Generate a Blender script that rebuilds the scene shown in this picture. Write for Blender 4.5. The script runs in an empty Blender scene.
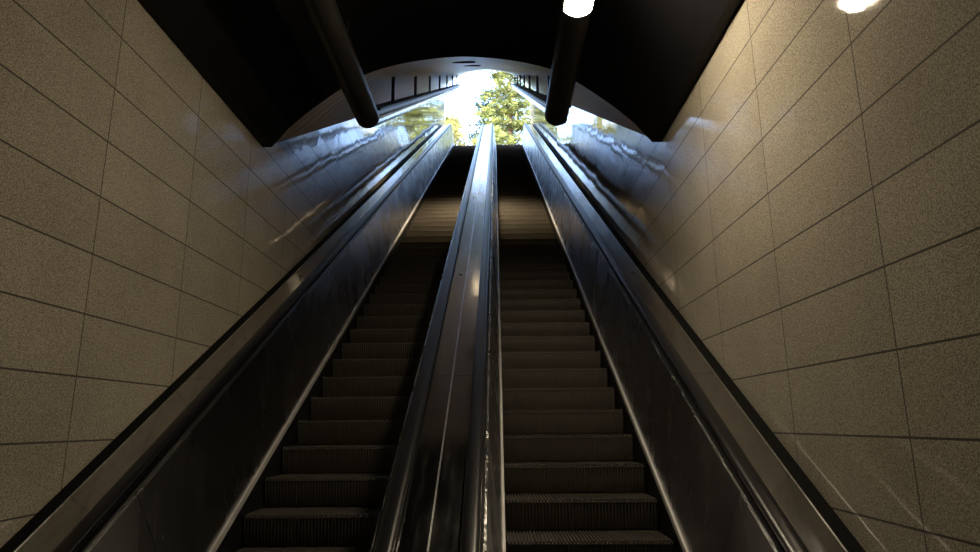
import bpy, bmesh, math, random
from mathutils import Vector, Matrix
random.seed(7)
S = bpy.context.scene
COL = S.collection
SL = math.radians(30.3)
CS, SN = math.cos(SL), math.sin(SL)
TAN = math.tan(SL)
EYE = 1.6                        # eye height over the lower floor
HN = -2.74                       # step nosing line, measured square to the slope from the eye

XL, XR = -2.18, 1.545             # granite wall faces
SK_L, SK_CL, SK_CR, SK_R = -1.69, -0.645, 0.03, 1.078   # the four skirt lines
YV = 5.58                        # far end of the level vault
YC = 22.3                        # far end of the sloping canopy
TOP_T = 26.9


def pt(x, h, t):
    return Vector((x, t * CS - h * SN, EYE + t * SN + h * CS))


# ------------------------------------------------------------------ materials
def new_mat(name):
    m = bpy.data.materials.new(name)
    m.use_nodes = True
    nt = m.node_tree
    return m, nt, nt.nodes['Principled BSDF']


def nd(nt, kind, **kw):
    n = nt.nodes.new(kind)
    for k, v in kw.items():
        setattr(n, k, v)
    return n


def plain(name, col, rough=0.5, metal=0.0, spec=0.5, noise=0.0, nscale=8.0):
    m, nt, b = new_mat(name)
    b.inputs['Base Color'].default_value = (*col, 1)
    b.inputs['Roughness'].default_value = rough
    b.inputs['Metallic'].default_value = metal
    b.inputs['Specular IOR Level'].default_value = spec
    if noise:
        g = nd(nt, 'ShaderNodeNewGeometry')
        n = nd(nt, 'ShaderNodeTexNoise')
        n.inputs['Scale'].default_value = nscale
        n.inputs['Detail'].default_value = 6
        nt.links.new(g.outputs['Position'], n.inputs['Vector'])
        r = nd(nt, 'ShaderNodeMapRange')
        r.inputs['From Min'].default_value = 0.3
        r.inputs['From Max'].default_value = 0.7
        r.inputs['To Min'].default_value = 1 - noise
        r.inputs['To Max'].default_value = 1 + noise
        nt.links.new(n.outputs['Fac'], r.inputs['Value'])
        mx = nd(nt, 'ShaderNodeVectorMath', operation='SCALE')
        mx.inputs[0].default_value = col
        nt.links.new(r.outputs['Result'], mx.inputs['Scale'])
        nt.links.new(mx.outputs['Vector'], b.inputs['Base Color'])
    return m


def math_node(nt, op, a, b=None, c=None):
    n = nd(nt, 'ShaderNodeMath', operation=op)
    for i, v in enumerate((a, b, c)):
        if v is None:
            continue
        if isinstance(v, (int, float)):
            n.inputs[i].default_value = v
        else:
            nt.links.new(v, n.inputs[i])
    return n.outputs[0]


def granite(name, yphase, zphase=EYE - 0.07, dy=0.972, dz=0.3235):
    """polished speckled granite slabs, stack bond, thin dark joints, each slab a hair out of plane"""
    m, nt, b = new_mat(name)
    L = nt.links
    g = nd(nt, 'ShaderNodeNewGeometry')
    sp = nd(nt, 'ShaderNodeSeparateXYZ')
    L.new(g.outputs['Position'], sp.inputs[0])
    u = math_node(nt, 'DIVIDE', math_node(nt, 'SUBTRACT', sp.outputs['Y'], yphase), dy)
    v = math_node(nt, 'DIVIDE', math_node(nt, 'SUBTRACT', sp.outputs['Z'], zphase), dz)
    fu, fv = math_node(nt, 'FLOOR', u), math_node(nt, 'FLOOR', v)

    def joint(w, size, half):
        f = math_node(nt, 'FRACT', w)
        d = math_node(nt, 'MINIMUM', f, math_node(nt, 'SUBTRACT', 1.0, f))
        return math_node(nt, 'LESS_THAN', math_node(nt, 'MULTIPLY', d, size), half)
    j = math_node(nt, 'MAXIMUM', joint(u, dy, 0.0035), joint(v, dz, 0.0046))
    cell = nd(nt, 'ShaderNodeCombineXYZ')
    L.new(fu, cell.inputs[0]); L.new(fv, cell.inputs[1])
    wn = nd(nt, 'ShaderNodeTexWhiteNoise', noise_dimensions='3D')
    L.new(cell.outputs[0], wn.inputs['Vector'])
    # speckle
    n1 = nd(nt, 'ShaderNodeTexNoise'); n1.inputs['Scale'].default_value = 160; n1.inputs['Detail'].default_value = 3
    n2 = nd(nt, 'ShaderNodeTexNoise'); n2.inputs['Scale'].default_value = 2.2; n2.inputs['Detail'].default_value = 4
    L.new(g.outputs['Position'], n1.inputs['Vector']); L.new(g.outputs['Position'], n2.inputs['Vector'])
    cr = nd(nt, 'ShaderNodeValToRGB')
    e = cr.color_ramp.elements
    e[0].position, e[0].color = 0.36, (0.20, 0.18, 0.148, 1)
    e[1].position, e[1].color = 0.66, (0.55, 0.505, 0.43, 1)
    x = e.new(0.5); x.color = (0.36, 0.325, 0.265, 1)
    L.new(n1.outputs['Fac'], cr.inputs[0])
    tone = math_node(nt, 'MULTIPLY_ADD', wn.outputs['Value'], 0.10, 0.95)
    tone = math_node(nt, 'MULTIPLY', tone, math_node(nt, 'MULTIPLY_ADD', n2.outputs['Fac'], 0.35, 0.825))
    sc = nd(nt, 'ShaderNodeVectorMath', operation='SCALE')
    L.new(cr.outputs['Color'], sc.inputs[0]); L.new(tone, sc.inputs['Scale'])
    mx = nd(nt, 'ShaderNodeMix', data_type='RGBA')
    L.new(j, mx.inputs['Factor']); L.new(sc.outputs[0], mx.inputs['A'])
    mx.inputs['B'].default_value = (0.03, 0.024, 0.017, 1)
    L.new(mx.outputs['Result'], b.inputs['Base Color'])
    rg = math_node(nt, 'MULTIPLY_ADD', j, 0.9, 0.045)
    L.new(rg, b.inputs['Roughness'])
    b.inputs['IOR'].default_value = 1.85
    # slab tilt
    sub = nd(nt, 'ShaderNodeVectorMath', operation='SUBTRACT')
    L.new(wn.outputs['Color'], sub.inputs[0]); sub.inputs[1].default_value = (0.5, 0.5, 0.5)
    s2 = nd(nt, 'ShaderNodeVectorMath', operation='SCALE'); s2.inputs['Scale'].default_value = 0.012
    L.new(sub.outputs[0], s2.inputs[0])
    ad = nd(nt, 'ShaderNodeVectorMath', operation='ADD')
    L.new(g.outputs['Normal'], ad.inputs[0]); L.new(s2.outputs[0], ad.inputs[1])
    mp = nd(nt, 'ShaderNodeMapping'); mp.inputs['Scale'].default_value = (1, 5.5, 1.3)
    L.new(g.outputs['Position'], mp.inputs['Vector'])
    n3 = nd(nt, 'ShaderNodeTexNoise'); n3.inputs['Scale'].default_value = 1.6; n3.inputs['Detail'].default_value = 2
    L.new(mp.outputs[0], n3.inputs['Vector'])
    s3 = nd(nt, 'ShaderNodeVectorMath', operation='SUBTRACT'); s3.inputs[1].default_value = (0.5, 0.5, 0.5)
    L.new(n3.outputs['Color'], s3.inputs[0])
    s4 = nd(nt, 'ShaderNodeVectorMath', operation='MULTIPLY'); s4.inputs[1].default_value = (0.008, 0.035, 0.006)
    L.new(s3.outputs[0], s4.inputs[0])
    ad2 = nd(nt, 'ShaderNodeVectorMath', operation='ADD')
    L.new(ad.outputs[0], ad2.inputs[0]); L.new(s4.outputs[0], ad2.inputs[1])
    no = nd(nt, 'ShaderNodeVectorMath', operation='NORMALIZE')
    L.new(ad2.outputs[0], no.inputs[0]); L.new(no.outputs[0], b.inputs['Normal'])
    return m


def slope_coord(nt):
    g = nd(nt, 'ShaderNodeNewGeometry')
    d = nd(nt, 'ShaderNodeVectorMath', operation='DOT_PRODUCT')
    nt.links.new(g.outputs['Position'], d.inputs[0])
    d.inputs[1].default_value = (0, CS, SN)
    return g, d.outputs['Value']


def steel(name, col, rough=0.22, seam=None, phase=0.0, smear=0.12, stretch=(9, 1.2, 1.2), aniso=0.0):
    """satin stainless sheet: hand-wiped smears in the gloss, dark butt seams across the slope"""
    m, nt, b = new_mat(name)
    L = nt.links
    g, t = slope_coord(nt)
    b.inputs['Metallic'].default_value = 1
    mp = nd(nt, 'ShaderNodeMapping'); mp.inputs['Scale'].default_value = stretch
    mp.inputs['Rotation'].default_value = (-SL, 0, 0)
    L.new(g.outputs['Position'], mp.inputs['Vector'])
    n = nd(nt, 'ShaderNodeTexNoise'); n.inputs['Scale'].default_value = 2.5; n.inputs['Detail'].default_value = 5
    L.new(mp.outputs[0], n.inputs['Vector'])
    L.new(math_node(nt, 'MULTIPLY_ADD', math_node(nt, 'SUBTRACT', n.outputs['Fac'], 0.5), smear * 2, rough), b.inputs['Roughness'])
    base = nd(nt, 'ShaderNodeVectorMath', operation='SCALE'); base.inputs[0].default_value = col
    L.new(math_node(nt, 'MULTIPLY_ADD', n.outputs['Fac'], 0.6, 0.7), base.inputs['Scale'])
    out = base.outputs[0]
    if seam:
        f = math_node(nt, 'FRACT', math_node(nt, 'DIVIDE', math_node(nt, 'SUBTRACT', t, phase), seam))
        j = math_node(nt, 'LESS_THAN', math_node(nt, 'MULTIPLY', f, seam), 0.006)
        mx = nd(nt, 'ShaderNodeMix', data_type='RGBA')
        L.new(j, mx.inputs['Factor']); L.new(out, mx.inputs['A']); mx.inputs['B'].default_value = (0.02, 0.02, 0.02, 1)
        out = mx.outputs['Result']
    L.new(out, b.inputs['Base Color'])
    if aniso:                                     # brushed along the slope: highlights spread square to it
        b.inputs['Anisotropic'].default_value = aniso
        cv = nd(nt, 'ShaderNodeCombineXYZ')
        cv.inputs[1].default_value, cv.inputs[2].default_value = -SN, CS
        L.new(cv.outputs[0], b.inputs['Tangent'])
    bp = nd(nt, 'ShaderNodeBump'); bp.inputs['Strength'].default_value = 0.02; bp.inputs['Distance'].default_value = 0.02
    L.new(n.outputs['Fac'], bp.inputs['Height']); L.new(bp.outputs[0], b.inputs['Normal'])
    return m


def canopy_mat():
    m, nt, b = new_mat('canopy_metal')
    L = nt.links
    g = nd(nt, 'ShaderNodeNewGeometry'); sp = nd(nt, 'ShaderNodeSeparateXYZ')
    L.new(g.outputs['Position'], sp.inputs[0])
    w = math_node(nt, 'MULTIPLY', sp.outputs['Y'], 11.0)
    n = nd(nt, 'ShaderNodeTexNoise', noise_dimensions='1D'); n.inputs['Scale'].default_value = 1.0; n.inputs['Detail'].default_value = 3
    L.new(w, n.inputs['W'])
    cr = nd(nt, 'ShaderNodeValToRGB'); e = cr.color_ramp.elements
    e[0].position, e[0].color = 0.40, (0.36, 0.275, 0.18, 1)
    e[1].position, e[1].color = 0.60, (0.84, 0.68, 0.48, 1)
    L.new(n.outputs['Fac'], cr.inputs[0]); L.new(cr.outputs[0], b.inputs['Base Color'])
    b.inputs['Roughness'].default_value = 0.42
    b.inputs['Metallic'].default_value = 0.1
    return m


def emissive(name, col, k):
    m, nt, b = new_mat(name)
    b.inputs['Base Color'].default_value = (0.8, 0.8, 0.8, 1)
    b.inputs['Emission Color'].default_value = (*col, 1)
    b.inputs['Emission Strength'].default_value = k
    return m


def leaf_mat(name, c0, c1, transl=0.35):
    m, nt, b = new_mat(name)
    L = nt.links
    g = nd(nt, 'ShaderNodeNewGeometry')
    n = nd(nt, 'ShaderNodeTexNoise'); n.inputs['Scale'].default_value = 1.6; n.inputs['Detail'].default_value = 5
    L.new(g.outputs['Position'], n.inputs['Vector'])
    cr = nd(nt, 'ShaderNodeValToRGB'); e = cr.color_ramp.elements
    e[0].position, e[0].color = 0.36, (*c0, 1)
    e[1].position, e[1].color = 0.62, (*c1, 1)
    L.new(n.outputs['Fac'], cr.inputs[0]); L.new(cr.outputs[0], b.inputs['Base Color'])
    b.inputs['Roughness'].default_value = 0.6
    tr = nd(nt, 'ShaderNodeBsdfTranslucent'); L.new(cr.outputs[0], tr.inputs['Color'])
    ms = nd(nt, 'ShaderNodeMixShader'); ms.inputs[0].default_value = transl
    L.new(b.outputs[0], ms.inputs[1]); L.new(tr.outputs[0], ms.inputs[2])
    L.new(ms.outputs[0], nt.nodes['Material Output'].inputs['Surface'])
    return m


M = dict(
    gl=granite('granite_left', 3.33, EYE - .072, .99, .327), gr=granite('granite_right', 2.51, EYE - .066, .962, .331), gb=granite('granite_back', 0.3),
    panel=steel('panel_steel', (0.38, 0.38, 0.39), 0.27, seam=1.26, phase=3.94 + EYE * SN, stretch=(1.0, 1.2, .45), aniso=.85, smear=.06),
    deck=steel('deck_steel', (0.46, 0.46, 0.47), 0.13, seam=2.52, phase=3.94 + EYE * SN, smear=0.1),
    trim=steel('trim_steel', (0.75, 0.75, 0.76), 0.30, smear=0.05),
    skirt_trim=plain('skirt_trim_alu', (0.62, 0.61, 0.61), 0.45, metal=0.3, noise=0.08),
    lip=plain('lip_steel', (0.09, 0.09, 0.09), 0.4, metal=1, noise=0.1),
    skirt=plain('skirt_dark', (0.012, 0.012, 0.013), 0.35, noise=0.3),
    rubber=plain('handrail_rubber', (0.008, 0.008, 0.010), 0.28, spec=0.35, noise=0.2),
    gasket=plain('gasket_black', (0.004, 0.004, 0.004), 0.7, spec=0.1, noise=0.2),
    step=plain('step_alu', (0.085, 0.074, 0.062), 0.5, metal=0.35, noise=0.10, nscale=14),
    tread=plain('tread_alu', (0.095, 0.084, 0.07), 0.5, metal=0.35, noise=0.10, nscale=14),
    plate=plain('comb_alu', (0.3, 0.3, 0.3), 0.4, metal=1, noise=0.2),
    floor=plain('floor_stone', (0.16, 0.145, 0.12), 0.25, noise=0.25, nscale=20),
    vault=plain('vault_black', (0.0045, 0.0045, 0.006), 0.55, spec=0.2, noise=0.2),
    canopy=canopy_mat(),
    lamp=plain('lamp_black', (0.02, 0.019, 0.018), 0.38, noise=0.15),
    tray=plain('tray_dark', (0.03, 0.028, 0.025), 0.5, noise=0.2),
    fascia=plain('fascia_beige', (0.42, 0.34, 0.24), 0.4, noise=0.15),
    tube=steel('tube_steel', (0.72, 0.73, 0.75), 0.2, smear=0.05),
    post=plain('post_dark', (0.03, 0.028, 0.026), 0.45, noise=0.2),
    screw=plain('screw_dark', (0.02, 0.02, 0.02), 0.4, metal=1, noise=0.1),
    lens=emissive('lens_lit', (1.0, 0.83, 0.58), 125.0),
    lens_back=emissive('lens_lit_dim', (1.0, 0.83, 0.60), 2.5),
    lens_off=plain('lens_frosted', (0.10, 0.095, 0.085), 0.3, noise=0.1),
    spot=emissive('spot_lens', (1.0, 0.78, 0.48), 10.0),
    bark=plain('bark', (0.13, 0.09, 0.06), 0.9, noise=0.4),
    leafA=leaf_mat('cedar_needles', (0.035, 0.055, 0.02), (0.30, 0.31, 0.075)),
    leafB=leaf_mat('shade_needles', (0.012, 0.025, 0.026), (0.05, 0.085, 0.06)),
    leafC=leaf_mat('shrub_leaves', (0.13, 0.13, 0.035), (0.42, 0.38, 0.13)),
    ground=plain('paving', (0.50, 0.44, 0.35), 0.9, noise=0.2, nscale=3),
)


# ------------------------------------------------------------------ object helpers
def link(name, bm, mat, parent=None, smooth=False, uv=False):
    bmesh.ops.recalc_face_normals(bm, faces=bm.faces[:])
    me = bpy.data.meshes.new(name)
    bm.to_mesh(me); bm.free()
    me.materials.append(mat)
    if smooth:
        for p in me.polygons:
            p.use_smooth = True
        if hasattr(me, 'set_sharp_from_angle'):
            me.set_sharp_from_angle(angle=math.radians(38))
    o = bpy.data.objects.new(name, me)
    COL.objects.link(o)
    if parent is not None:
        o.parent = parent
        o.matrix_parent_inverse = Matrix.Translation(-Vector(parent.location))
    return o


def tag(o, label=None, cat=None, group=None, kind=None):
    if label: o['label'] = label
    if cat: o['category'] = cat
    if group: o['group'] = group
    if kind: o['kind'] = kind
    return o


def thing(name, loc, label, cat, group=None):
    o = bpy.data.objects.new(name, None)
    o.empty_display_size = 0.2
    o.location = loc
    COL.objects.link(o)
    return tag(o, label, cat, group)


def box(bm, x0, x1, y0, y1, z0, z1):
    v = [bm.verts.new((x, y, z)) for x in (x0, x1) for y in (y0, y1) for z in (z0, z1)]
    for f in ((0, 1, 3, 2), (4, 6, 7, 5), (0, 4, 5, 1), (2, 3, 7, 6), (0, 2, 6, 4), (1, 5, 7, 3)):
        bm.faces.new([v[i] for i in f])


def sweep_rings(bm, rings, closed=True, caps=True):
    vs = [[bm.verts.new(p) for p in r] for r in rings]
    n = len(rings[0])
    for a, b in zip(vs, vs[1:]):
        for i in range(n if closed else n - 1):
            k = (i + 1) % n
            bm.faces.new((a[i], a[k], b[k], b[i]))
    if caps and closed:
        bm.faces.new(vs[0][::-1]); bm.faces.new(vs[-1])


def tube_along(bm, pts, r, n=10, r1=None):
    pts = [Vector(p) for p in pts]
    rings = []
    for i, p in enumerate(pts):
        d = (pts[min(i + 1, len(pts) - 1)] - pts[max(i - 1, 0)]).normalized()
        a = d.cross(Vector((0, 0, 1)))
        if a.length < 1e-3:
            a = Vector((1, 0, 0))
        a.normalize(); b = d.cross(a)
        rr = r if r1 is None else r + (r1 - r) * i / max(1, len(pts) - 1)
        rings.append([p + (a * math.cos(q) + b * math.sin(q)) * rr for q in (2 * math.pi * k / n for k in range(n))])
    sweep_rings(bm, rings)


# path of the nosing line: level landing, arc, slope, arc, level landing   -> (y, z, ny, nz)
def nose(t):
    p = pt(0, HN, t)
    return p.y, p.z


def nose_path(y_lo=1.0, y_hi=26.0, R=1.4):
    st = []
    tl = R * math.tan(SL / 2)
    t0 = -(nose(0)[1]) / SN                       # nosing line meets the floor
    y0 = nose(t0)[0]
    zt = nose(TOP_T)[1]; yt = nose(TOP_T)[0]
    st.append((y_lo, 0.0, 0.0, 1.0))
    cy, cz = y0 - tl, R
    for i in range(9):
        a = SL * i / 8
        st.append((cy + R * math.sin(a), cz - R * math.cos(a), -math.sin(a), math.cos(a)))
    R2 = 1.6; tl2 = R2 * math.tan(SL / 2)
    cy, cz = yt + tl2, zt - R2
    for k in (0.25, 0.5, 0.75):                   # a few stations along the straight
        t = t0 + (TOP_T - t0) * k
        y, z = nose(t); st.append((y, z, -SN, CS))
    for i in range(9):
        a = SL * (1 - i / 8)
        st.append((cy - R2 * math.sin(a), cz + R2 * math.cos(a), -math.sin(a), math.cos(a)))
    st.append((y_hi, zt, 0.0, 1.0))
    return st


PATH = nose_path()


def sweep(profile, path=PATH):
    """profile: closed list of (x, h) with h square to the nosing line"""
    bm = bmesh.new()
    sweep_rings(bm, [[Vector((x, y + ny * h, z + nz * h)) for x, h in profile] for y, z, ny, nz in path])
    return bm


def rect(x0, x1, h0, h1):
    return [(x0, h0), (x1, h0), (x1, h1), (x0, h1)]


# ------------------------------------------------------------------ the setting
def wall(name, x0, x1, mat):
    vs = EYE - 0.72
    e1, e2 = YC, 25.6
    prof = [(-5, 0), (e2, 0), (e2, EYE + TAN * e2 - 1.10), (e1 + 0.02, EYE + TAN * e1 - 1.02), (e1 + 0.02, vs + TAN * e1), (YV, vs + TAN * YV), (-5, vs + TAN * YV)]
    bm = bmesh.new()
    sweep_rings(bm, [[Vector((x, y, z)) for y, z in prof] for x in (x0, x1)])
    return tag(link(name, bm, mat), kind='structure')


wall('wall_left', XL - 0.3, XL, M['gl'])
wall('wall_right', XR, XR + 0.3, M['gr'])
bm = bmesh.new(); box(bm, XL, XR, -5.3, -5.0, 0, 5.2); tag(link('wall_back', bm, M['gb']), kind='structure')
bm = bmesh.new(); box(bm, XL - .3, XR + .3, -5.3, 25.6, -0.2, 0); tag(link('floor', bm, M['floor']), kind='structure')
ZT = nose(TOP_T)[1]
bm = bmesh.new(); box(bm, -60, 60, 25.61, 120, ZT - 0.6, ZT - 0.02); tag(link('ground', bm, M['ground']), kind='structure')
bm = bmesh.new(); box(bm, XL, XR, 25.1, 25.6, 0, ZT - 0.02); tag(link('wall_landing', bm, M['gb']), kind='structure')

VP = [(-2.12, -.72), (-1.95, -.59), (-1.72, -.37), (-1.43, -.14), (-1.19, .02), (-.9, .115), (-.6, .17), (-.275, .195)]
VP = VP + [(-.55 - x, v) for x, v in VP[-2::-1]]
VP = [(XL + (x + 2.12) * (XR - XL) / 3.69, v) for x, v in VP]


def arch(n=49, dv=0.0):
    xs = [XL + (XR - XL) * i / (n - 1) for i in range(n)]
    out = []
    for x in xs:                                  # Catmull-Rom through the measured arch
        for k in range(len(VP) - 1):
            if VP[k][0] - 1e-6 <= x <= VP[k + 1][0] + 1e-6:
                p1, p2 = VP[k], VP[k + 1]
                p0 = VP[k - 1] if k else (2 * p1[0] - p2[0], 2 * p1[1] - p2[1])
                p3 = VP[k + 2] if k + 2 < len(VP) else (2 * p2[0] - p1[0], 2 * p2[1] - p1[1])
                u = (x - p1[0]) / (p2[0] - p1[0])
                m1 = (p2[1] - p0[1]) / (p2[0] - p0[0]) * (p2[0] - p1[0])
                m2 = (p3[1] - p1[1]) / (p3[0] - p1[0]) * (p2[0] - p1[0])
                v = (2*u**3-3*u**2+1)*p1[1] + (u**3-2*u**2+u)*m1 + (-2*u**3+3*u**2)*p2[1] + (u**3-u**2)*m2
                out.append((x, v + dv)); break
    return out


def arch_z(x, y):
    a = arch()
    k = min(range(len(a)), key=lambda i: abs(a[i][0] - x))
    return EYE + TAN * y + a[k][1]


A = arch()
bm = bmesh.new()                                   # level black vault with a narrow ledge at its feet
inner = [(max(XL + .085, min(XR - .085, x)), v) for x, v in A]
ring = [(XL - .3, A[0][1] - 0.0), (XL + .085, A[0][1])] + inner[3:-3] + [(XR - .085, A[-1][1]), (XR + .3, A[-1][1])] + [(XR + .3, .6), (XL - .3, .6)]
sweep_rings(bm, [[Vector((x, y, EYE + TAN * YV + v)) for x, v in ring] for y in (-5.3, YV)])
tag(link('ceiling', bm, M['vault'], smooth=True), kind='structure')
bm = bmesh.new()
ring = A + [(XR + .3, A[-1][1]), (XR + .3, .55), (XL - .3, .55), (XL - .3, A[0][1])]
sweep_rings(bm, [[Vector((x, y, EYE + TAN * y + v)) for x, v in ring] for y in (YV + .001, YC)])
tag(link('ceiling_canopy', bm, M['canopy'], smooth=True), kind='structure')


# ------------------------------------------------------------------ escalators
def step_mesh(x0, x1):
    """cleated tread and curved cleated riser; nose at the origin"""
    w = x1 - x0
    n = 46
    D, Hh = CS * 0.405, SN * 0.405
    prof = []
    for i in range(n):
        a = x0 + w * i / n; b = a + w / n
        prof += [(a, 0.0), (a + w / n * .5, 0.0), (a + w / n * .52, -0.015), (b - w / n * .02, -0.015)]
    prof.append((x1, 0.0))
    bt = bmesh.new()
    top0 = [bt.verts.new((x, 0.0, d)) for x, d in prof]
    top1 = [bt.verts.new((x, D + 0.05, d)) for x, d in prof]
    lo0 = [bt.verts.new((x, 0.0, -0.022)) for x, d in prof]
    lo1 = [bt.verts.new((x, D + 0.05, -0.022)) for x, d in prof]
    for i in range(len(prof) - 1):
        bt.faces.new((top0[i], top0[i+1], top1[i+1], top1[i]))
        bt.faces.new((lo0[i], lo0[i+1], top0[i+1], top0[i]))
        bt.faces.new((top1[i], top1[i+1], lo1[i+1], lo1[i]))
        bt.faces.new((lo1[i], lo1[i+1], lo0[i+1], lo0[i]))
    bt.faces.new((top0[0], top1[0], lo1[0], lo0[0])); bt.faces.new((lo0[-1], lo1[-1], top1[-1], top0[-1]))
    br = bmesh.new()
    zs = [-0.022 - (Hh - 0.030) * k / 6 for k in range(7)]
    bow = [0.004 + 0.030 * (k / 6) ** 2 for k in range(7)]
    rows = [[br.verts.new((x, yb - d, z)) for x, d in prof] for z, yb in zip(zs, bow)]
    back = [[br.verts.new((x, 0.06, z)) for x, d in prof] for z in (zs[0], zs[-1])]
    for a, b in zip(rows, rows[1:]):
        for i in range(len(prof) - 1):
            br.faces.new((a[i], a[i+1], b[i+1], b[i]))
    for i in range(len(prof) - 1):
        br.faces.new((rows[0][i], back[0][i], back[0][i+1], rows[0][i+1]))
        br.faces.new((back[0][i], back[1][i], back[1][i+1], back[0][i+1]))
        br.faces.new((rows[-1][i], rows[-1][i+1], back[1][i+1], back[1][i]))
    return bt, br


def handrail(parent, xc):
    """rubber rail: C section riding on the deck, turning down round a newel at either end"""
    hh = 0.835
    ctr = []
    for y, z, ny, nz in PATH:
        ctr.append((y + ny * hh, z + nz * hh, ny, nz))
    r = 0.28
    y, z = ctr[0][:2]
    lo = [(y - r * math.sin(a), z - r + r * math.cos(a), -math.sin(a), math.cos(a)) for a in (math.pi * k / 12 for k in range(12, 0, -1))]
    y, z = ctr[-1][:2]
    hi = [(y + r * math.sin(a), z - r + r * math.cos(a), math.sin(a), math.cos(a)) for a in (math.pi * k / 12 for k in range(1, 13))]
    path = lo + ctr + hi
    sec = []
    for k in range(14):
        q = 2 * math.pi * k / 14
        c, s = math.cos(q), math.sin(q)
        sec.append((xc + 0.043 * math.copysign(abs(c) ** 0.6, c), 0.022 * math.copysign(abs(s) ** 0.7, s)))
    return link('handrail', sweep(sec, path), M['rubber'], parent, smooth=True)


def side(parent, sk, g):
    """one balustrade side: sk = skirt line, g = +1 when the balustrade lies on the +x side"""
    X = lambda d: sk + g * d
    link('skirt_panel', sweep([(X(.002), -.40), (X(.012), -.40), (X(.012), .07), (X(.002), .07)]), M['skirt'], parent)
    tag(link('skirt_trim', sweep([(X(-.006), .062), (X(.022), .062), (X(.026), .098), (X(-.004), .098)]), M['skirt_trim'], parent), 'bright steel strip along the skirt')
    tag(link('inner_panel', sweep([(X(.012), .099), (X(.024), .099), (X(.100), .79), (X(.088), .79)]), M['panel'], parent), 'steel balustrade panel')
    tag(link('panel_lip', sweep([(X(.100), .791), (X(.112), .791), (X(.112), .806), (X(.104), .808), (X(.100), .800)]), M['lip'], parent), 'thin steel lip under the handrail')
    link('rail_guide', sweep(rect(X(.113), X(.198), .765, .805)), M['gasket'], parent)
    tag(handrail(parent, X(.156)), 'black rubber handrail')


def outer_deck(parent, sk, wallx, g):
    a, b = sk + g * .222, wallx - g * .088
    d = link('outer_deck', sweep(rect(a, b, .72, .80)), M['deck'], parent)
    tag(d, 'steel deck between handrail and granite wall')
    link('deck_edge', sweep(rect(b + g * .001, b + g * .008, .72, .802)), M['trim'], parent)
    link('wall_gasket', sweep(rect(b + g * .009, wallx - g * .001, .70, .797)), M['gasket'], parent)
    xm = (a + b) / 2
    for t in SCREWS:
        screw(parent, xm, t)


SCREWS = [2.0 + 4.25 * k for k in range(1, 7)]


def screw(parent, x, t, h=0.8005):
    bm = bmesh.new()
    rr = [[], []]
    for k in range(10):
        q = 2 * math.pi * k / 10
        for i, hh in enumerate((h, h + .003)):
            rr[i].append(pt(x + .016 * math.cos(q), HN + hh, t + .016 * math.sin(q)))
    sweep_rings(bm, rr)
    return link('screw', bm, M['screw'], parent)


def escalator(name, x0, x1, t_first, label, left):
    y, z = nose(t_first)
    e = thing(name, (0.5 * (x0 + x1), 1.0, 0), label, 'escalator', 'pair of escalators side by side')
    bt, br = step_mesh(x0 + .014, x1 - .014)
    tread = riser = None
    t = t_first
    while t < TOP_T + .05:
        y, z = nose(t)
        if tread is None:
            tread = link('step', bt, M['tread'], e); riser = link('riser', br, M['step'])
            a, b = tread, riser
        else:
            a = tread.copy(); b = riser.copy()
            COL.objects.link(a); COL.objects.link(b)
            a.parent = e
        a.matrix_parent_inverse = Matrix.Translation(-Vector(e.location))
        a.location = (0, y, z)
        b.parent = a
        b.matrix_parent_inverse = Matrix()
        b.location = (0, 0, 0)
        t += .405
    bm = bmesh.new(); box(bm, x0 + .014, x1 - .014, 0.7, nose(t_first)[0] - .01, 0.001, 0.012)
    link('comb_plate', bm, M['plate'], e)
    bm = bmesh.new(); box(bm, x0 + .014, x1 - .014, nose(t)[0] - .02, 26.4, ZT - .018, ZT + .004)
    link('comb_plate', bm, M['plate'], e)
    side(e, x0, -1); side(e, x1, 1)
    if left: outer_deck(e, x0, XL, -1)
    else: outer_deck(e, x1, XR, 1)
    return e


escalator('escalator', SK_L, SK_CL, 3.55 - .405 * 4, 'left escalator, empty dark ribbed steps rising beside the dimmer granite wall', True)
escalator('escalator', SK_CR, SK_R, 3.283 - .405 * 3, 'right escalator, empty dark ribbed steps rising beside the brighter lamp-lit granite wall', False)

d = thing('divider_deck', (0.5 * (SK_CL + SK_CR), 1.0, 0), 'long steel median deck running up between the two escalators', 'balustrade deck')
a, b = SK_CL + .200, SK_CR - .200
mid = (a + b) / 2
link('deck_plate', sweep(rect(a, mid - .006, .74, .80)), M['deck'], d)
link('deck_plate', sweep(rect(mid + .006, b, .74, .80)), M['deck'], d)
tag(link('seam_strip', sweep(rect(mid - .004, mid + .004, .74, .802)), M['trim'], d), 'bright strip along the joint of the two plates')
for t in SCREWS:
    screw(d, mid - .06, t)


# ------------------------------------------------------------------ tubular lamps under the vault
def cyl_y(bm, x, z, r, y0, y1, n=28, a0=0.0, a1=2 * math.pi, dome=0.0):
    full = abs(a1 - a0 - 2 * math.pi) < 1e-6
    ks = [a0 + (a1 - a0) * k / n for k in range(n if full else n + 1)]
    st = [(y0, r), (y1, r)]
    if dome:
        st += [(y1 + dome * math.sin(q), r * math.cos(q)) for q in (math.pi / 2 * k / 7 for k in range(1, 7))] + [(y1 + dome, r * .03)]
    sweep_rings(bm, [[Vector((x + rr * math.cos(q), y, z + rr * math.sin(q))) for q in ks] for y, rr in st], closed=True)


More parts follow.
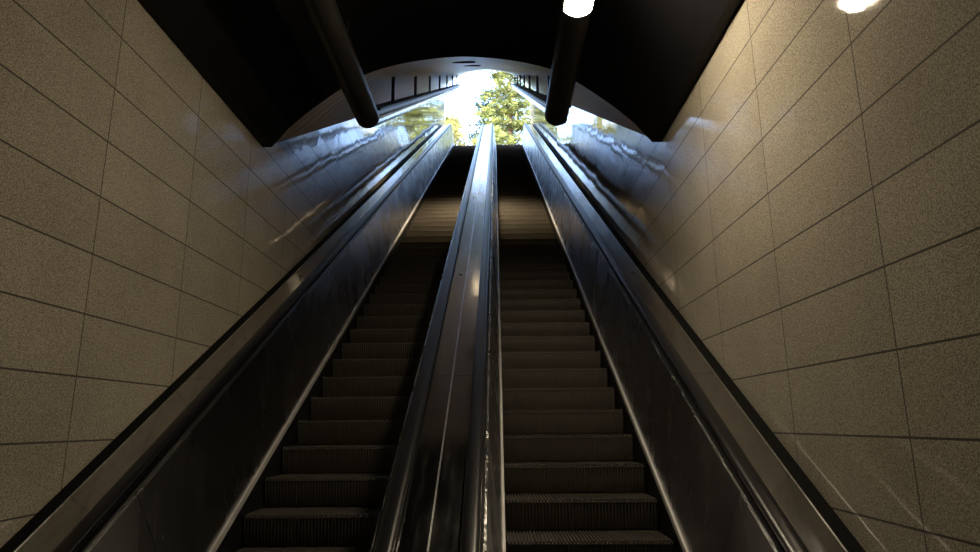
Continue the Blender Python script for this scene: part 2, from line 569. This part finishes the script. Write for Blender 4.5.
def tube_lamp(x, lit, segs, label):
    z, r = EYE + 2.87, 0.112
    o = thing('tube_lamp', (x, 5.0, z), label, 'lamp', 'black tubular lamps under the vault')
    bm = bmesh.new(); cyl_y(bm, x, z, r, -4.6, 5.64)
    link('housing', bm, M['lamp'], o, smooth=True)
    bm = bmesh.new(); cyl_y(bm, x, z, r * 1.0, 5.641, 5.66, dome=0.06)
    link('end_cap', bm, M['lamp'], o, smooth=True)
    for (y0, y1, on) in segs:
        bm = bmesh.new()
        cyl_y(bm, x, z, r + .004, y0, y1, n=18, a0=math.radians(212), a1=math.radians(328))
        tag(link('lens', bm, M[on] if on else M['lens_off'], o, smooth=True), 'glowing white lens' if on else 'unlit frosted lens')
        for s in (-1, 1):
            for k in range(12):
                yy = y1 - .05 - (y1 - y0 - .1) * k / 11
                bm = bmesh.new()
                q = math.radians(270 + s * 52)
                c = Vector((x + (r + .007) * math.cos(q), yy, z + (r + .007) * math.sin(q)))
                bmesh.ops.create_icosphere(bm, subdivisions=1, radius=.009, matrix=Matrix.Translation(c))
                link('rivet', bm, M['lamp'], o)
    for yy in (4.75, 2.4, 0.0):
        zt = EYE + TAN * YV + [v for xx, v in A if xx >= x][0]
        bm = bmesh.new(); tube_along(bm, [(x, yy, z + r - .005), (x, yy, zt + .02)], .008, 8)
        link('hanger_rod', bm, M['lamp'], o)
    return o


tube_lamp(-1.22, False, [(-2.6, -1.4, 'lens_back'), (-.6, .6, 'lens_back')], 'left black tubular lamp under the vault, dark rounded end and no glow in sight')
tube_lamp(.585, True, [(-2.6, -1.4, 'lens_back'), (3.25, 3.97, 'lens')], 'right black tubular lamp under the vault with glowing white lens')


# ------------------------------------------------------------------ suspended tube rails under the canopy
def light_trough(x, label):
    o = thing('suspended_rail', pt(x, -.44, 6.6), label, 'rail', 'rails hung below the canopy')
    t0, t1 = 6.95, 24.4
    def bar(name, x0, x1, h0, h1, m, ta=t0, tb=t1):
        bm = bmesh.new()
        sweep_rings(bm, [[pt(a, h, t) for a, h in rect(x0, x1, h0, h1)] for t in (ta, tb)])
        return link(name, bm, m, o)
    tag(bar('tray', x - .10, x + .10, -.345, -.32, M['tray']), 'dark flat tray')
    tag(bar('fascia', x - .055, x + .055, -.395, -.3455, M['fascia']), 'beige strip')
    bm = bmesh.new(); tube_along(bm, [pt(x, -.455, t0), pt(x, -.455, t1)], .062, 18)
    tag(link('tube', bm, M['tube'], o, smooth=True), 'bright steel tube')
    for k in range(7):
        t = (8.23 + 2.33 * k - .12) / .956
        p = pt(x, -.32, t)
        bm = bmesh.new(); box(bm, x - .021, x + .021, p.y - .021, p.y + .021, p.z - .005, arch_z(x, p.y) + .01)
        link('hanger_post', bm, M['post'], o)
    return o


light_trough(-1.30, 'steel tube rail hung on dark posts along the left wall side')
light_trough(.70, 'steel tube rail hung on dark posts along the right wall side')


def downlight(t, lit, label):
    x = -.40
    p = pt(x, 0, t)
    zc = EYE + TAN * p.y + [v for xx, v in A if xx >= x][0]
    base = Vector((x, p.y, zc))
    o = thing('downlight', base, label, 'downlight', 'downlights in the canopy')
    nrm = Vector((0, -SN, CS)); tx = Vector((1, 0, 0)); ty = Vector((0, CS, SN))
    def disc_pts(r, d):
        return [base - nrm * d + tx * r * math.cos(q) + ty * r * math.sin(q) for q in (2 * math.pi * k / 24 for k in range(24))]
    bm = bmesh.new()
    vs = [[bm.verts.new(q) for q in disc_pts(r, d)] for r, d in ((.15, -.01), (.15, .02), (.12, .02), (.115, -.01))]
    for a_, b_ in zip(vs, vs[1:]):
        for i in range(24):
            bm.faces.new((a_[i], a_[(i+1) % 24], b_[(i+1) % 24], b_[i]))
    tag(link('trim_ring', bm, M['lamp'], o, smooth=True), 'dark ring')
    bm = bmesh.new(); sweep_rings(bm, [disc_pts(.112, .001), disc_pts(.112, .006)])
    link('lens', bm, M['spot'] if lit else M['lens_off'], o)
    if lit:
        l = bpy.data.lights.new('downlight_beam', 'SPOT')
        l.energy = 950; l.color = (1, .78, .48); l.spot_size = math.radians(98); l.spot_blend = .9; l.shadow_soft_size = .11
        lo = bpy.data.objects.new('downlight_beam', l); COL.objects.link(lo)
        lo.location = base - nrm * .05
        lo.rotation_euler = (-nrm).to_track_quat('-Z', 'Y').to_euler()
    return o


downlight(8.8, False, 'round dark recessed downlight nearest the black vault edge')
downlight(12.1, True, 'round dark-rimmed recessed downlight farther up the canopy, nearer the tree')


# ------------------------------------------------------------------ outdoors at the top
def spray(bm, c, r, n, size, flat=0.5, d=None):
    for _ in range(n):
        p = c + Vector((random.gauss(0, r), random.gauss(0, r), random.gauss(0, r * flat)))
        a = Vector((random.uniform(-1, 1), random.uniform(-1, 1), random.uniform(-.5, .5))).normalized()
        b = a.cross(Vector((random.uniform(-1, 1), random.uniform(-1, 1), random.uniform(-1, 1)))).normalized()
        s = size * random.uniform(.6, 1.4)
        v = [bm.verts.new(q) for q in (p - a * s, p + b * s * .28, p + a * s, p - b * s * .28)]
        bm.faces.new(v)


def conifer(x, y, h, r, label, mat, whorls=14, per=8, zlo=.22, n=24, size=.17, twist=0.0):
    o = thing('conifer_tree', (x, y, ZT - .02), label, 'tree', 'trees at the head of the escalators')
    bt = bmesh.new(); bf = bmesh.new(); arms = []
    base = Vector((x, y, ZT - .02))
    tube_along(bt, [base + Vector((0, 0, h * k / 6)) for k in range(7)], .22, 10, .03)
    for i in range(whorls):
        f = zlo + (1 - zlo) * i / whorls
        R = r * (1 - f) ** .75 * 1.25 + .25
        for k in range(per):
            if random.random() < .14:
                continue
            q = 2 * math.pi * (k + random.uniform(-.4, .4)) / per + i * .7
            L = R * random.uniform(.65, 1.12)
            p0 = base + Vector((0, 0, h * f + random.uniform(-.25, .25)))
            up = random.uniform(-.02, .3)
            pts = [p0 + Vector((math.cos(q) * L * u, math.sin(q) * L * u, L * (up * u - .22 * u * u))) for u in (0, .35, .7, 1)]
            bb = bmesh.new(); tube_along(bb, pts, .035, 5, .008); arms.append(bb)
            m = max(4, int(L * 4.2))
            for j in range(m):
                u = .18 + .82 * (j + random.random()) / m
                c = p0 + Vector((math.cos(q) * L * u, math.sin(q) * L * u, L * (up * u - .22 * u * u)))
                sp = .10 + .16 * (1 - abs(u - .55))
                spray(bf, c + Vector((random.gauss(0, sp), random.gauss(0, sp), 0)), sp, n, size * random.uniform(.7, 1.1), .3)
    tk = link('trunk', bt, M['bark'], o, smooth=True)
    for bb in arms:
        link('branch', bb, M['bark'], tk)
    link('foliage', bf, mat, o)
    return o


def shrub(x, y, h, r, label, mat, n=150, dz=0.0):
    o = thing('shrub', (x, y, ZT - .02), label, 'shrub', 'shrubs at the head of the escalators')
    bt = bmesh.new(); bf = bmesh.new()
    base = Vector((x, y, ZT - .02))
    for k in range(6):
        q = k * 1.05
        tube_along(bt, [base, base + Vector((math.cos(q) * r * .3, math.sin(q) * r * .3, h * .5)), base + Vector((math.cos(q) * r * .6, math.sin(q) * r * .6, h * .85))], .05, 6, .012)
    for _ in range(n):
        q = random.uniform(0, 6.283); w = math.sqrt(random.random()); zz = random.uniform(.12, 1)
        k = math.sin(math.pi * min(1, zz * .72 + .22))
        c = base + Vector((math.cos(q) * r * w * k, math.sin(q) * r * w * k, h * zz))
        spray(bf, c, .17, 22, .13, .8)
    link('stems', bt, M['bark'], o)
    link('foliage', bf, mat, o)
    return o


conifer(.95, 36.5, 14.5, 2.5, 'tall sunlit yellow-green conifer framed in the canopy opening', M['leafA'])
conifer(-0.5, 44.0, 13.5, 2.2, 'darker blue-green conifer behind the sunlit tree', M['leafB'], whorls=13, per=8)
shrub(-3.6, 33.0, 4.4, 1.6, 'pale yellow shrub beyond the left escalator head', M['leafC'])
shrub(-2.2, 29.5, 3.6, .9, 'pale yellow shrub beyond the head of the median deck', M['leafC'])
shrub(2.7, 31.0, 4.0, 1.2, 'pale yellow shrub beyond the right escalator head', M['leafC'])

# ------------------------------------------------------------------ light
W = bpy.data.worlds.new('sky'); S.world = W; W.use_nodes = True
nt = W.node_tree
bg = nt.nodes['Background']
sky = nt.nodes.new('ShaderNodeTexSky')
sky.sky_type = 'NISHITA'
sky.sun_disc = False
sky.sun_elevation = math.radians(42)
sky.sun_rotation = math.radians(215)
sky.air_density = 1.0; sky.dust_density = 1.2; sky.ozone_density = 1.2
nt.links.new(sky.outputs[0], bg.inputs['Color'])
bg.inputs['Strength'].default_value = 2.7
sun = bpy.data.lights.new('sun', 'SUN'); sun.energy = 10.0; sun.angle = math.radians(.6); sun.color = (1, .93, .8)
so = bpy.data.objects.new('sun', sun); COL.objects.link(so)
so.rotation_euler = Vector((.45, .7, -.78)).to_track_quat('-Z', 'Y').to_euler()

# ------------------------------------------------------------------ camera
cam = bpy.data.cameras.new('camera'); co = bpy.data.objects.new('camera', cam); COL.objects.link(co)
cam.sensor_fit = 'HORIZONTAL'; cam.sensor_width = 36.0; cam.lens = 36.0 * 643 / 980
cam.clip_end = 500; cam.clip_start = .05
co.location = (0, 0, EYE)
co.rotation_euler = (math.radians(90 + 12.9), math.radians(-.0), math.radians(.62))
co.rotation_euler = (co.rotation_euler.to_matrix() @ Matrix.Rotation(math.radians(-.5), 3, 'Z')).to_euler()
S.camera = co
S.view_settings.view_transform = 'Standard'
S.view_settings.look = 'None'
S.view_settings.gamma = 1
S.view_settings.use_curve_mapping = False
S.view_settings.exposure = 0.0
